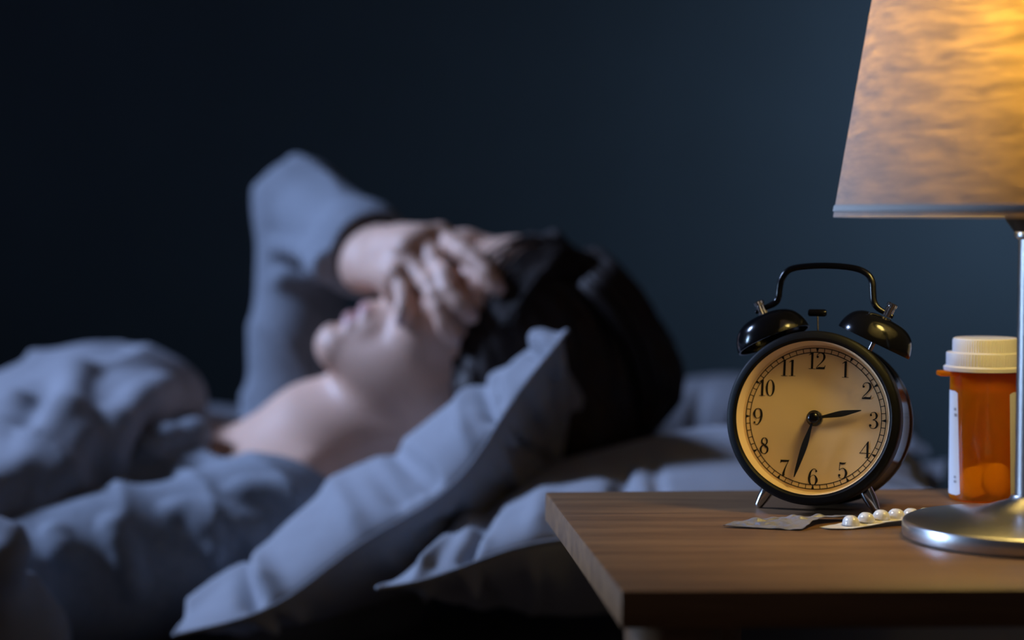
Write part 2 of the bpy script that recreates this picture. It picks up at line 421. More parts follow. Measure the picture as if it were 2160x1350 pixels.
# her right arm: elbow up, hand over the eyes
EF = V((-0.204, 1.975, 0.724)); WR = np.array(at(788, 545, 1.778))
B.chain([(SF, 0.050), (SF * 0.5 + EF * 0.5, 0.041), (EF, 0.036), (EF * 0.6 + WR * 0.4, 0.030), (WR, 0.0235)], 0.02)
K = [np.array(at(928, 498, 1.716)), np.array(at(893, 505, 1.708)), np.array(at(858, 530, 1.701)), np.array(at(832, 584, 1.697))]
FING = [
    [(K[0], .0105), (at(990, 552, 1.676), .0092), (at(1027, 592, 1.657), .0082), (at(1052, 612, 1.648), .0072)],
    [(K[1], .0110), (at(944, 594, 1.670), .0096), (at(977, 643, 1.648), .0084), (at(994, 668, 1.640), .0074)],
    [(K[2], .0105), (at(911, 628, 1.668), .0092), (at(938, 688, 1.650), .0080), (at(958, 718, 1.645), .0070)],
    [(K[3], .0095), (at(858, 628, 1.676), .0082), (at(866, 662, 1.664), .0072), (at(858, 682, 1.660), .0064)],
]
wr = [WR + V((0.010, 0.004, 0.010)), WR + V((0.004, 0, 0.004)), WR + V((-0.004, -0.002, -0.004)), WR + V((-0.010, -0.004, -0.010))]
FACE = Field(); FACE.pr = list(B.pr)
def clear_of_face(p, r):
    p = np.array(p, float)
    for _ in range(12):
        d = float(FACE.points(p[None])[0])
        if d >= r: break
        g = np.array([float(FACE.points((p + e)[None])[0]) - d for e in np.eye(3) * 1e-3]); g /= np.linalg.norm(g) + 1e-9
        p = p + g * (r - d) * 0.8
    return p
for a, bk in zip(wr, K): B.u(sd_cap(a, bk, 0.019, 0.0108), 0.012)
B.u(sd_cap(WR * 0.5 + (K[1] + K[2]) * 0.25, (K[1] + K[2]) * 0.47 + WR * 0.06, 0.020, 0.013), 0.016)
TIPS = []
for fg in FING:
    sp_ = spline([(*np.array(p), r) for p, r in fg], 4)
    ch = [(clear_of_face(q_[:3], q_[3] * (0.5 if i < 2 else 0.92)), q_[3] * 0.86) for i, q_ in enumerate(sp_)]
    B.chain(ch, 0.0025); TIPS.append((ch[-3][0], ch[-1][0], ch[-1][1]))
    B.u(sd_ell(ch[4][0], (fg[1][1] * 0.95,) * 3), 0.004); B.u(sd_ell(ch[8][0], (fg[2][1] * 0.92,) * 3), 0.004)
    B.u(sd_ell(ch[0][0], (fg[0][1] * 1.0,) * 3), 0.006)
B.chain([(WR + V((0.016, 0.006, 0.004)), .017), (at(905, 512, 1.772), .0125), (at(985, 512, 1.768), .0105), (at(1042, 521, 1.762), .0085)], 0.008)   # thumb
verts, quads = B.mesh((-0.78, 1.44, 0.29), (0.14, 2.05, 0.80), 0.0028)
person = thing('person', 'person lying in a grey blue long sleeved top with a hand over the eyes', 'person', (-0.2, 1.76, MAT_Z))
def parented(o, p):
    o.parent = p; o.matrix_parent_inverse = Matrix.Translation(p.location).inverted() if p.rotation_euler.z == 0 else p.matrix_basis.inverted(); return o
body = parented(finish('body', np_mesh('body', verts, quads), M_skin, None, 180), person)
body.data.materials.append(M_lip); body.data.materials.append(M_nail)
ctr = np.zeros(len(body.data.polygons) * 3); body.data.polygons.foreach_get('center', ctr); ctr = ctr.reshape(-1, 3)
q = (ctr - HO) @ RH.T
mi = np.zeros(len(ctr), np.int32)
mi[(q[:, 1] > 0.090) & (q[:, 0] > -0.0900) & (q[:, 0] < -0.0605) & (np.abs(q[:, 2]) < 0.021)] = 1
for (bk, tip, r_) in TIPS:
    d = tip - bk; d /= np.linalg.norm(d)
    up = V((0, -0.5, 0.85)); up -= d * (up @ d); up /= np.linalg.norm(up)
    mi[np.linalg.norm(ctr - (tip + up * r_), axis=1) < 0.0052] = 2
body.data.polygons.foreach_set('material_index', mi)

# shirt
S = Field()
S.u(sd_ell((-0.285, 1.76, 0.420), (0.205, 0.172, 0.122)), 0.04)
S.u(sd_ell((-0.52, 1.76, 0.420), (0.26, 0.152, 0.108)), 0.05)
S.u(sd_cap(NB - V((0, 0, 0.014)), SN, 0.052, 0.062), 0.04)
S.u(sd_cap(NB - V((0, 0, 0.014)), SF, 0.052, 0.060), 0.04)
for sg in (-1, 1): S.u(sd_ell((-0.385, 1.76 + 0.078 * sg, 0.495), (0.062, 0.066, 0.045)), 0.04)
S.cut(sd_ell(np.array(at(680, 925, 1.745)) + V((0.0, 0, 0.015)), (0.110, 0.128, 0.105)), 0.008)     # neckline
S.chain([(SN, 0.066), (SN * 0.55 + EN * 0.45, 0.060), (EN, 0.053), (V((-0.62, 1.62, 0.47)), 0.046), (V((-0.70, 1.68, 0.50)), 0.042)], 0.02)
CU = np.array(at(778, 532, 1.808))
cdir = (CU - EF) / np.linalg.norm(CU - EF)
S.chain([(SF, 0.056), (SF * 0.5 + EF * 0.5, 0.046), (EF + V((-0.004, 0, 0.002)), 0.043), (CU - cdir * 0.02, 0.040), (CU + cdir * 0.01, 0.039)], 0.02)
# folds that can be seen on the near sleeve, the shoulder and the bend of the far arm
def on_surface(F_, x, y):
    Ys = np.arange(1.36, 2.35, 0.004); P = np.array([at(x, y, Y) for Y in Ys]); d = F_.points(P)
    hit = np.argmax(d < 0) if (d < 0).any() else int(np.argmin(d))
    return P[hit]
def stroke(F_, pts, r, k=0.012, base=None, lift=0.0):
    """a fold laid along the cloth: pts are (x, y) of its crest"""
    base = base or F_; b0 = Field(); b0.pr = list(base.pr)
    P = [on_surface(b0, p[0], p[1]) + V((0, 0, lift)) for p in spline([q_[:2] for q_ in pts], 4)]
    n_ = len(P)
    for i, (a, bq) in enumerate(zip(P, P[1:])):
        t0, t1 = i / (n_ - 1), (i + 1) / (n_ - 1); e_ = lambda t: r * (0.45 + 0.55 * math.sin(math.pi * min(1, max(0, t))) ** .6)
        F_.u(sd_cap(a, bq, e_(t0), e_(t1)), k)
stroke(S, [(462, 1085, 1.515), (520, 1120, 1.500), (585, 1185, 1.490)], 0.006)
stroke(S, [(500, 1030, 1.53), (590, 1045, 1.52), (690, 1095, 1.515)], 0.007)
stroke(S, [(360, 1075, 1.505), (420, 1095, 1.49), (470, 1180, 1.475)], 0.006)
stroke(S, [(230, 1105, 1.475), (262, 1160, 1.462), (285, 1250, 1.455)], 0.006)
stroke(S, [(110, 1120, 1.47), (130, 1160, 1.462), (165, 1185, 1.457)], 0.006)
stroke(S, [(385, 930, 1.62), (420, 915, 1.66)], 0.012)
stroke(S, [(300, 960, 1.56), (345, 935, 1.60), (360, 925, 1.64)], 0.010)
stroke(S, [(585, 590, 1.945), (640, 580, 1.93), (690, 560, 1.925)], 0.007)
stroke(S, [(580, 520, 1.95), (640, 530, 1.925), (715, 575, 1.90)], 0.008)
def cloth_post(amp, fx=70.0, seed=0.0):
    def post(vol, x, y, z):
        ph = fx * (x * 0.8 + z * 0.55) + 2.2 * np.sin(17 * y + 9 * x + seed) + 1.6 * np.sin(31 * z + 13 * y)
        env = 0.5 + 0.5 * np.sin(11 * x + 15 * y + 23 * z + seed)
        return (vol - amp * env * (1 - np.abs(np.sin(ph * 0.5))) ** 2).astype(np.float32)
    return post
def shirt_post(vol, x, y, z):
    vol = cloth_post(0.006, 95, 0.7)(vol, x, y, z)
    # open cuff around the wrist
    t = (x - CU[0]) * cdir[0] + (y - CU[1]) * cdir[1] + (z - CU[2]) * cdir[2]
    rr = np.sqrt((x - CU[0] - t * cdir[0]) ** 2 + (y - CU[1] - t * cdir[1]) ** 2 + (z - CU[2] - t * cdir[2]) ** 2)
    hole = np.maximum(rr - 0.034, -(t + 0.05))
    plane = np.maximum(rr - 0.09, -(t - 0.012))
    return np.maximum(np.maximum(vol, -hole), -plane).astype(np.float32)
verts, quads = S.mesh((-0.80, 1.42, 0.30), (-0.02, 2.06, 0.80), 0.0035, shirt_post)
shirt = parented(finish('shirt', np_mesh('shirt', verts, quads), M_shirt, None, 180), person)

# hair
G = Field()
G.u(hell(0.042, -0.018, 0, 0.106, 0.108, 0.088))
G.u(hell(0.020, -0.070, 0.01, 0.085, 0.060, 0.080), 0.04)
G.u(sd_cap(H(0.02, -0.02, 0.070), H(-0.055, -0.060, 0.075), 0.028, 0.022), 0.03)
G.u(sd_cap(H(0.02, -0.02, -0.070), H(-0.045, -0.060, -0.075), 0.026, 0.022), 0.03)
G.u(sd_cap(H(0.035, 0.030, 0.066), H(-0.01, 0.002, 0.080), 0.017, 0.014), 0.02)
G.u(sd_cap(H(0.10, -0.06, 0.02), np.array(at(1265, 900, 1.69)), 0.055, 0.030), 0.03)
G.u(sd_cap(np.array(at(1310, 800, 1.72)), np.array(at(1235, 935, 1.64)), 0.026, 0.016), 0.02)
def hair_post(vol, x, y, z):
    q = [R_[0] * (x - HO[0]) + R_[1] * (y - HO[1]) + R_[2] * (z - HO[2]) for R_ in RH]
    u, f, l = q
    # hairline
    side = np.clip((l - 0.015) / 0.03, 0, 1)
    line = f - (0.026 + 0.42 * u + side * (0.027 + 0.22 * u) + 0.9 * np.maximum(np.abs(l) - 0.045, 0) * (u > -0.02) - 0.06 * np.exp(-((l + 0.012) / 0.012) ** 2) * 0.15)
    vol = smax(vol, line, 0.008)
    ang = np.arctan2(l, u + 0.02 - 0.3 * f)
    g = np.sin(ang * 38 + 2.0 * np.sin(f * 60)) * 0.5 + np.sin(ang * 83 + 3 * np.sin(f * 35 + 1)) * 0.5
    return (vol - 0.0022 * g).astype(np.float32)
verts, quads = G.mesh((-0.14, 1.55, 0.42), (0.20, 1.90, 0.80), 0.0028, hair_post)
hair_v, hair_q = verts, quads
locks = MB()
for i in range(110):
    l0 = random.uniform(-0.055, 0.082); u0 = random.uniform(0.070, 0.098)
    p0 = H(0.118, 0.035, l0 * 0.5); p1 = H(u0 + 0.010, 0.080 - abs(l0) * 0.25, l0 * 0.9)
    p2 = H(0.050 - random.uniform(0, .02), 0.060 - abs(l0) * 0.3, l0 + (0.02 if l0 > 0 else -0.02)); p3 = H(0.022, 0.020, l0 * 0.3 + (0.078 if l0 > 0.0 else -0.080))
    if l0 < 0.012: p2 = H(0.075, 0.03, -0.075); p3 = H(0.02, -0.01, -0.085)
    c = spline([p0, p1, p2, p3], 6)
    c = np.array(c) + np.random.RandomState(i).normal(0, .0003, (len(c), 3))
    d = B.points(c); g = np.stack([B.points(c + e) - d for e in np.eye(3) * 1e-3], 1); g /= np.linalg.norm(g, axis=1)[:, None] + 1e-9
    m_ = (d < 0.003) | (d > 0.015); c[m_] += (g * (0.003 - d)[:, None])[m_]
    P = list(c)
    n = len(P); locks.tube(P, [0.0019 * (1 - 0.7 * k / n) for k in range(n)], 6)
for i in range(40):                   # loose lengths over the back of the head
    a = random.uniform(-1.3, 1.3); r = random.uniform(0.9, 1.05)
    P = [H(0.042 + 0.108 * r * math.cos(t) * math.cos(a * 0.6), -0.018 + 0.110 * r * math.sin(t), 0.090 * r * math.cos(t) * math.sin(a)) for t in np.linspace(0.55, -1.35, 12)]
    locks.tube(P, [0.004 * (1 - 0.6 * k / 12) for k in range(12)], 6)
nv = len(hair_v)
me = bpy.data.meshes.new('hair')
me.from_pydata([tuple(p) for p in hair_v] + locks.v, [], [tuple(f) for f in hair_q.tolist()] + [tuple(i + nv for i in f) for f in locks.f])
hair = parented(finish('hair', me, M_hair, None, 180), person)

# ------------------------------------------------------------------ pillows
def pillow(name, label, corners, T, sag, seed, ridges, avoid=(), group='bed pillows', under=0.95):
    NL, NR, FR, FL = [V(c) for c in corners]
    N = np.cross(NR - NL, FL - NL); N /= np.linalg.norm(N)
    if N[2] < 0: N = -N
    ns, ntt = 150, 120
    s = np.linspace(-1, 1, ns)[:, None] * np.ones((1, ntt)); t = np.linspace(-1, 1, ntt)[None, :] * np.ones((ns, 1))
    s = np.sign(s) * (1 - (1 - np.abs(s)) ** 1.35); t = np.sign(t) * (1 - (1 - np.abs(t)) ** 1.35)
    ss = s * (1 - 0.055 * (1 - t ** 2)); tt = t * (1 - 0.05 * (1 - s ** 2))
    a = (ss + 1) / 2; bq = (tt + 1) / 2
    mid = (1 - a)[..., None] * (1 - bq)[..., None] * NL + a[..., None] * (1 - bq)[..., None] * NR + a[..., None] * bq[..., None] * FR + (1 - a)[..., None] * bq[..., None] * FL
    e = np.clip((1 - s ** 2) * (1 - t ** 2), 0, 1)
    Hh = T * (np.clip(1 - np.abs(s) ** 2.4, 0, 1) ** 0.62) * (np.clip(1 - np.abs(t) ** 2.4, 0, 1) ** 0.62)
    Hh = Hh * (1 - (s * t) ** 4)
    rs = np.random.RandomState(seed)
    wr_t = np.zeros_like(s); wr_b = np.zeros_like(s)
    for _ in range(ridges):          # gathers that run in from the seams
        side = rs.randint(4); c = rs.uniform(-0.92, 0.92); wd = rs.uniform(0.018, 0.05); ln = rs.uniform(0.2, 0.55); am = rs.uniform(0.5, 1.0) * rs.choice([-1, 1]); sl = rs.uniform(-0.35, 0.35)
        if side == 0: al, dp = s, 1 + t
        elif side == 1: al, dp = s, 1 - t
        elif side == 2: al, dp = t, 1 + s
        else: al, dp = t, 1 - s
        g = am * np.exp(-((al - c - sl * dp) / (wd * (1 + 0.6 * dp))) ** 2) * np.exp(-(dp / ln) ** 1.5) * np.clip(dp / 0.05, 0, 1)
        if rs.rand() < 0.6: wr_t += g
        wr_b += g * 0.7
    wob = 0.5 * np.sin(5 * s + 3 * t + seed) * np.sin(4 * t - 2 * s)
    mid = mid + N * (sag(s, t) + 0.004 * np.sin(7 * s + seed) * np.abs(t) ** 6 + 0.003 * np.sin(9 * t + seed) * np.abs(s) ** 6)[..., None]
    top = mid + N * (Hh + (0.014 * wr_t + 0.006 * wob * e))[..., None]
    bot = mid - N * (Hh * under + (0.012 * wr_b) )[..., None]
    top0 = top.copy()
    for fld, gap in avoid:
        P = top.reshape(-1, 3)
        for _ in range(14):
            d = fld.points(P); m = d < gap
            if not m.any(): break
            P[m] -= N * (0.6 * (gap - d[m]) + 0.0008)[:, None]
        top = P.reshape(top.shape)
    disp = ((top - top0) @ N)              # ease the dent into the cloth around it
    for _ in range(25):
        bl = disp.copy(); bl[1:-1, 1:-1] = (disp[:-2, 1:-1] + disp[2:, 1:-1] + disp[1:-1, :-2] + disp[1:-1, 2:]) / 4
        disp = np.minimum(disp, bl)
    top = top0 + N * disp[..., None]
    thick = ((top - bot) @ N); need = np.minimum(0.02, 2 * Hh)
    bot = bot - N * np.maximum(need - thick, 0)[..., None]
    verts = np.concatenate([top.reshape(-1, 3), bot.reshape(-1, 3)])
    i = np.arange(ns * ntt).reshape(ns, ntt)
    def grid(o, flip):
        qd = np.stack([i[:-1, :-1], i[1:, :-1], i[1:, 1:], i[:-1, 1:]], -1).reshape(-1, 4) + o
        return qd[:, ::-1] if flip else qd
    quads = np.concatenate([grid(0, False), grid(ns * ntt, True)])
    me = np_mesh(name, verts, quads)
    bm = bmesh.new(); bm.from_mesh(me); bmesh.ops.remove_doubles(bm, verts=bm.verts, dist=0.0004); bmesh.ops.recalc_face_normals(bm, faces=bm.faces); bm.to_mesh(me); bm.free()
    # origin at the pillow's base
    c = mid.mean((0, 1)); c[2] = verts[:, 2].min()
    me.transform(Matrix.Translation(-Vector(c)))
    o = finish(name, me, M_linen, None, 180); o.location = c
    # piped seam all round
    edge = [mid[k, 0] for k in range(ns)] + [mid[-1, k] for k in range(ntt)] + [mid[k, -1] for k in range(ns - 1, -1, -1)] + [mid[0, k] for k in range(ntt - 1, -1, -1)]
    pts = [Vector(p) - Vector(c) for p in edge[::3]]
    sm = MB().tube(pts, 0.0016, 6).build('seam', M_linen, o, 180)
    return tag(o, label, 'pillow', group)

pillow('pillow', 'grey blue pillow tilted up steeply, its corner pointing up beside the head', 
       (at(372, 1350, 1.40), at(1194, 694, 1.455), at(1190, 800, 2.00), at(500, 1160, 2.06)), 0.058,
       lambda s, t: -0.075 * np.exp(-((s - 0.25) / 0.55) ** 2 - ((t - 0.1) / 0.55) ** 2) - 0.034 * (1 - s ** 2) * np.clip((-t - 0.2) / 0.8, 0, 1),
       3, 60, [(B, 0.004), (S, 0.003), (G, -0.012)], under=1.35)
pillow('pillow', 'grey blue pillow lying lowest, pointed corner hanging left of the nightstand', 
       (at(792, 1232, 1.335), at(1965, 1030, 1.36), at(1990, 950, 1.86), at(1000, 1120, 1.90)), 0.058,
       lambda s, t: 0.006 * np.cos(2 * s) - 0.02 * np.exp(-((t - 0.6) / 0.4) ** 2), 11, 50, [], under=1.3)
pillow('pillow', 'grey blue pillow half hidden behind the alarm clock and dark hair', 
       (at(1270, 915, 1.90), at(1960, 960, 1.90), at(1930, 880, 2.40), at(1260, 850, 2.40)), 0.050,
       lambda s, t: 0 * s, 21, 30, [])

# ------------------------------------------------------------------ duvet
D = Field()
def px(p, r): return (np.array(at(*p)), r)
D.chain([px((-200, 980, 1.88), 0.060), px((40, 910, 1.90), 0.045), px((130, 852, 1.90), 0.042), px((205, 828, 1.89), 0.040), px((262, 860, 1.89), 0.030)], 0.03)
D.chain([px((325, 830, 1.87), 0.038), px((345, 850, 1.83), 0.036), px((262, 890, 1.74), 0.036), px((160, 965, 1.655), 0.038), px((50, 1070, 1.595), 0.040), px((-80, 1200, 1.56), 0.05)], 0.02)
D.chain([px((-160, 1090, 1.68), 0.07), px((-20, 990, 1.70), 0.05), px((100, 925, 1.76), 0.042), px((220, 862, 1.82), 0.040)], 0.05)
D.chain([px((-160, 1000, 1.80), 0.07), px((0, 940, 1.80), 0.05), px((130, 880, 1.84), 0.042)], 0.05)
D.u(sd_ell((-0.80, 1.84, 0.40), (0.32, 0.32, 0.14)), 0.04)
TB = D
def laid(path, k=0.02):
    b0 = Field(); b0.pr = list(D.pr)
    D.chain([(on_surface(b0, x, y), r) for x, y, r in path], k)
laid([(350, 815, .012), (300, 850, .014), (250, 900, .014), (232, 960, .012), (235, 1000, .010)], 0.015)
laid([(175, 920, .012), (120, 1010, .014), (80, 1090, .012)], 0.015)
laid([(30, 850, .010), (10, 930, .014), (-10, 1030, .012)], 0.02)
laid([(120, 790, .008), (160, 800, .012), (140, 870, .012), (60, 980, .010)], 0.02)
# far side of the bed
D.chain([(V((-0.9, 2.25, 0.40)), 0.09), (V((-0.45, 2.25, 0.43)), 0.075), (V((-0.22, 2.22, 0.43)), 0.070)], 0.04)
D.chain([(V((-0.9, 2.05, 0.40)), 0.12), (V((-0.5, 2.08, 0.40)), 0.10)], 0.04)
# turned-over edge beside the elbow and the drop under it
D.chain([px((-90, 1110, 1.43), 0.008), px((-15, 1112, 1.425), 0.008), px((24, 1128, 1.42), 0.008), px((30, 1152, 1.415), 0.008), px((8, 1178, 1.41), 0.009), px((-40, 1215, 1.41), 0.012)], 0.006)
D.chain([px((-40, 1225, 1.42), 0.018), px((0, 1290, 1.43), 0.018), px((20, 1380, 1.44), 0.020), px((30, 1480, 1.44), 0.022)], 0.02)
D.chain([px((62, 1230, 1.45), 0.006), px((88, 1330, 1.45), 0.012), px((100, 1470, 1.44), 0.018)], 0.03)
D.chain([(V((-1.10, 1.52, 0.42)), 0.09), (V((-0.75, 1.47, 0.405)), 0.07), (V((-0.52, 1.455, 0.385)), 0.05), px((80, 1520, 1.46), 0.030)], 0.04)
D.chain([(V((-0.615, 1.62, 0.475)), 0.068), (V((-0.70, 1.69, 0.505)), 0.075), (V((-0.85, 1.74, 0.50)), 0.09)], 0.05)   # covers the near forearm
D.chain([px((0, 1190, 1.415), 0.010), (V((-0.45, 1.44, 0.425)), 0.022), (V((-0.60, 1.47, 0.41)), 0.05)], 0.03)
D.chain([(V((-1.10, 1.60, 0.45)), 0.09), (V((-0.66, 1.53, 0.43)), 0.07)], 0.06)
verts, quads = D.mesh((-1.15, 1.28, 0.30), (-0.12, 2.40, 0.72), 0.0050, cloth_post(0.010, 62, 2.0))
me = np_mesh('duvet', verts, quads); me.transform(Matrix.Translation((0.7, -1.8, -MAT_Z)))
duvet = finish('duvet', me, M_duvet, None, 180); duvet.location = (-0.7, 1.8, MAT_Z)
tag(duvet, 'grey blue duvet bunched in thick folds over the lying person', 'duvet')

# ------------------------------------------------------------------ nightstand
ns = thing('nightstand', 'dark walnut nightstand with a thick square edged top, in front of the bed', 'nightstand', (0.28, 1.06, 0))
ox, oy = 0.28, 1.06
TH = 0.0175
c0 = on_table(1310, 1246); c1 = on_table(1150, 1038)
fl_ = Vector((c0.x, c0.y)); bl_ = Vector((c1.x, c1.y))
fr_ = fl_ + Vector((0.50, 0.50 * math.tan(math.radians(1.2)))); br_ = bl_ + Vector((0.53, 0.53 * math.tan(math.radians(3.6))))
def slab(pts, z0, z1): return [(p.x - ox, p.y - oy, z0) for p in pts] + [(p.x - ox, p.y - oy, z1) for p in pts]
MB().hexa(slab([fl_, fr_, br_, bl_], TZ - TH, TZ)).build('tabletop', M_wood, ns, bevel=0.0012)
for (lx_, ly_) in ((0.0745, 0.917), (0.50, 0.93), (0.50, 1.15), (0.110, 1.13)):
    MB().lathe([(0, 0), (0.010, 0), (0.0105, 0.002), (0.0225, TZ - TH - 0.0005), (0, TZ - TH - 0.0005)], 40, Matrix.Translation((lx_ - ox, ly_ - oy, 0))).build('leg', M_wood, ns)
# ------------------------------------------------------------------ alarm clock
CY = -math.radians(19.9); TAU = math.radians(8.0)
dc = at(1712, 881, 1.113)
clock = thing('alarm_clock', 'black twin bell alarm clock with a cream dial on the nightstand', 'alarm clock', (dc.x, dc.y, TZ), CY)
ct, st = math.cos(TAU), math.sin(TAU)
CT = Matrix(((1, 0, 0, 0), (0, ct, st, 0), (0, -st, ct, dc.z - TZ), (0, 0, 0, 1))) @ Matrix.Scale(1.027, 4)
PXM = 1.113 / F
def cm(): return MB()
Rb = 0.0479; Ri = 0.0423
cm().lathe([(Ri, 0.0105), (Ri, 0.0012), (Ri + 0.0005, 0.0002), (Ri + 0.0015, -0.0006), (Rb - 0.0016, -0.0002), (Rb - 0.0004, 0.0008), (Rb, 0.0022), (Rb, 0.0125), (Rb - 0.0006, 0.0135), (Rb - 0.0025, 0.014)], 128, CT, 'y').build('bezel', M_black, clock)
cm().lathe([(Rb - 0.0028, 0.013), (Rb - 0.0026, 0.051), (Rb - 0.0018, 0.0525), (Rb - 0.0009, 0.0540), (Rb - 0.0010, 0.0560), (Rb - 0.0028, 0.0580), (Rb - 0.006, 0.0585), (0.030, 0.059), (0, 0.0592)], 128, CT, 'y').build('case', M_gloss, clock)
# cream sloping wall between bezel and dial, with fine grooves
prof = [(Ri - 0.0001, 0.0008)]
for k in range(8):
    r0 = Ri - 0.0002 - k * 0.00017; y0 = 0.0012 + k * 0.0011
    prof += [(r0, y0), (r0 - 0.0003, y0 + 0.0008)]
prof += [(0.0405, 0.0104)]
cm().lathe(prof, 128, CT, 'y').build('rehaut_ring', M_dial, clock)
dial = cm().lathe([(0.0412, 0.0100), (0, 0.0100)], 128, CT, 'y').build('dial', M_dial, clock)
YD = 0.00985
def ring(mb, r0, r1, y, n=128):
    vs = [(r * math.cos(2 * math.pi * k / n), y, r * math.sin(2 * math.pi * k / n)) for k in range(n) for r in (r0, r1)]
    mb.add(vs, [(2 * k, 2 * k + 1, (2 * k + 3) % (2 * n), (2 * k + 2) % (2 * n)) for k in range(n)], CT)
tk = MB(); R1, R0 = 0.0389, 0.0365
ring(tk, R1 - 0.00022, R1 + 0.00022, YD); ring(tk, R0 - 0.00022, R0 + 0.00022, YD)
def pol(r, a): return (r * math.sin(a), r * math.cos(a))
for k in range(60):
    a = math.radians(6 * k); wd = 0.00019
    ca, sa = math.cos(a), math.sin(a)
    if k % 5:
        q = [pol(R0, a), pol(R1, a)]
        tk.add([(q[0][0] - ca * wd, YD, q[0][1] + sa * wd), (q[0][0] + ca * wd, YD, q[0][1] - sa * wd), (q[1][0] + ca * wd, YD, q[1][1] - sa * wd), (q[1][0] - ca * wd, YD, q[1][1] + sa * wd)], [(0, 1, 2, 3)], CT)
    else:
        q = [pol(R0 + 0.0001, a), pol(R1, a)]; wd = 0.00085
        tk.add([(q[0][0] - ca * .0001, YD - .0001, q[0][1] + sa * .0001), (q[0][0] + ca * .0001, YD - .0001, q[0][1] - sa * .0001), (q[1][0] + ca * wd, YD - .0001, q[1][1] - sa * wd), (q[1][0] - ca * wd, YD - .0001, q[1][1] + sa * wd)], [(0, 1, 2, 3)], CT)
tk.build('minute_track', M_ink, dial)
# numerals drawn as strokes (x, y, width) in a box one unit high
def ell_stroke(cx, cy, rx, ry, thick, thin, n=28):
    return [(cx + rx * math.cos(2 * math.pi * k / n), cy + ry * math.sin(2 * math.pi * k / n), thin + (thick - thin) * abs(math.cos(2 * math.pi * k / n)) ** 1.6) for k in range(n + 1)]
def dotp(x, y, r): return ('d', x, y, r)
S6 = [('s', [(.20, .90, .04), (.10, .985, .04), (-.03, .96, .05), (-.17, .76, .11), (-.235, .42, .145), (-.19, .14, .11), (-.08, .02, .05), (0, .012, .035)]),
      ('s', [(0, .012, .035), (.13, .07, .07), (.225, .31, .145), (.15, .54, .08), (.03, .615, .03), (-.09, .57, .03), (-.19, .44, .03)]), dotp(.185, .86, .062)]
GLY = {
 '1': [('p', [(-.07, 0), (.07, 0), (.07, 1.0), (-.07, .93)]), ('p', [(-.22, .83), (-.20, .87), (-.05, .99), (.07, 1.0), (-.05, .90)]), ('p', [(-.20, 0), (.20, 0), (.20, .028), (-.20, .028)])],
 '2': [('s', [(-.235, .73, .05), (-.22, .86, .04), (-.10, .97, .04), (.03, .985, .05), (.17, .91, .11), (.215, .74, .145), (.16, .56, .10), (0, .36, .06), (-.16, .20, .045), (-.27, .05, .03)]), dotp(-.195, .745, .07),
       ('p', [(-.29, 0), (.25, 0), (.30, .24), (.275, .24), (.22, .13), (.10, .12), (-.10, .13), (-.26, .06)])],
 '3': [('s', [(-.20, .80, .04), (-.16, .92, .035), (-.04, .985, .035), (.09, .96, .07), (.175, .79, .135), (.12, .62, .08), (-.06, .535, .028)]), dotp(-.17, .82, .065),
       ('s', [(-.06, .535, .028), (.12, .48, .07), (.225, .28, .15), (.15, .09, .09), (0, .012, .035), (-.16, .05, .035), (-.235, .19, .04)]), dotp(-.195, .20, .072)],
 '4': [('p', [(.10, 0), (.23, 0), (.23, 1.0), (.19, 1.0), (.10, .86)]), ('p', [(-.32, .265), (.34, .265), (.34, .31), (-.32, .31)]), ('p', [(-.32, .265), (-.26, .30), (.22, 1.0), (.17, 1.0)]), ('p', [(.02, 0), (.31, 0), (.31, .028), (.02, .028)])],
 '5': [('p', [(-.21, .50), (-.175, .50), (-.155, .97), (-.19, .97)]), ('p', [(-.19, .99), (-.155, .87), (0, .85), (.13, .88), (.215, .99), (.10, .965), (-.05, .965)]),
       ('s', [(-.19, .50, .03), (-.10, .59, .03), (.04, .62, .05), (.17, .52, .11), (.225, .31, .15), (.14, .09, .09), (0, .012, .035), (-.15, .05, .035), (-.225, .19, .04)]), dotp(-.185, .20, .072)],
 '6': S6,
 '7': [('p', [(-.27, .80), (-.24, .80), (-.20, .86), (0, .86), (.20, .88), (.29, 1.0), (.20, .985), (-.22, .985), (-.25, 1.0)]),
       ('s', [(.27, .975, .03), (.13, .70, .05), (.02, .42, .09), (-.04, .20, .135), (-.045, .06, .15)]), dotp(-.045, .07, .07)],
 '8': [('s', ell_stroke(0, .765, .165, .215, .10, .04)), ('s', ell_stroke(0, .275, .215, .26, .12, .04)), ('s', [(-.14, .66, .10), (0, .545, .12), (.15, .40, .11)])],
 '0': [('s', ell_stroke(0, .5, .215, .485, .135, .03))],
}
GLY['9'] = [(k[0], [(-x, 1 - y, w_) for x, y, w_ in k[1]]) if k[0] == 's' else ('d', -k[1], 1 - k[2], k[3]) for k in S6]
def glyph(mb, ch, cx, cy, hgt):
    T_ = lambda x, y, dz=0: (cx + x * hgt, YD - 0.00005 - dz, cy + (y - 0.5) * hgt)
    for n_, g in enumerate(GLY[ch]):
        dz = n_ * 0.00002
        if g[0] == 'p':
            mb.add([T_(x, y, dz) for x, y in g[1]], [tuple(range(len(g[1])))], CT)
        elif g[0] == 'd':
            mb.add([T_(g[1] + g[3] * math.cos(2 * math.pi * k / 18), g[2] + g[3] * math.sin(2 * math.pi * k / 18), dz) for k in range(18)], [tuple(range(18))], CT)
        else:
            c = spline(g[1], 5); vs = []
            for i, p in enumerate(c):
                t = c[min(i + 1, len(c) - 1)] - c[max(i - 1, 0)]; L = math.hypot(t[0], t[1]) + 1e-9
                nx, ny = -t[1] / L, t[0] / L
                vs += [T_(p[0] + nx * p[2] / 2, p[1] + ny * p[2] / 2, dz), T_(p[0] - nx * p[2] / 2, p[1] - ny * p[2] / 2, dz)]
            mb.add(vs, [(2 * i, 2 * i + 1, 2 * i + 3, 2 * i + 2) for i in range(len(c) - 1)], CT)
NH = 0.0091; RN = 0.0322
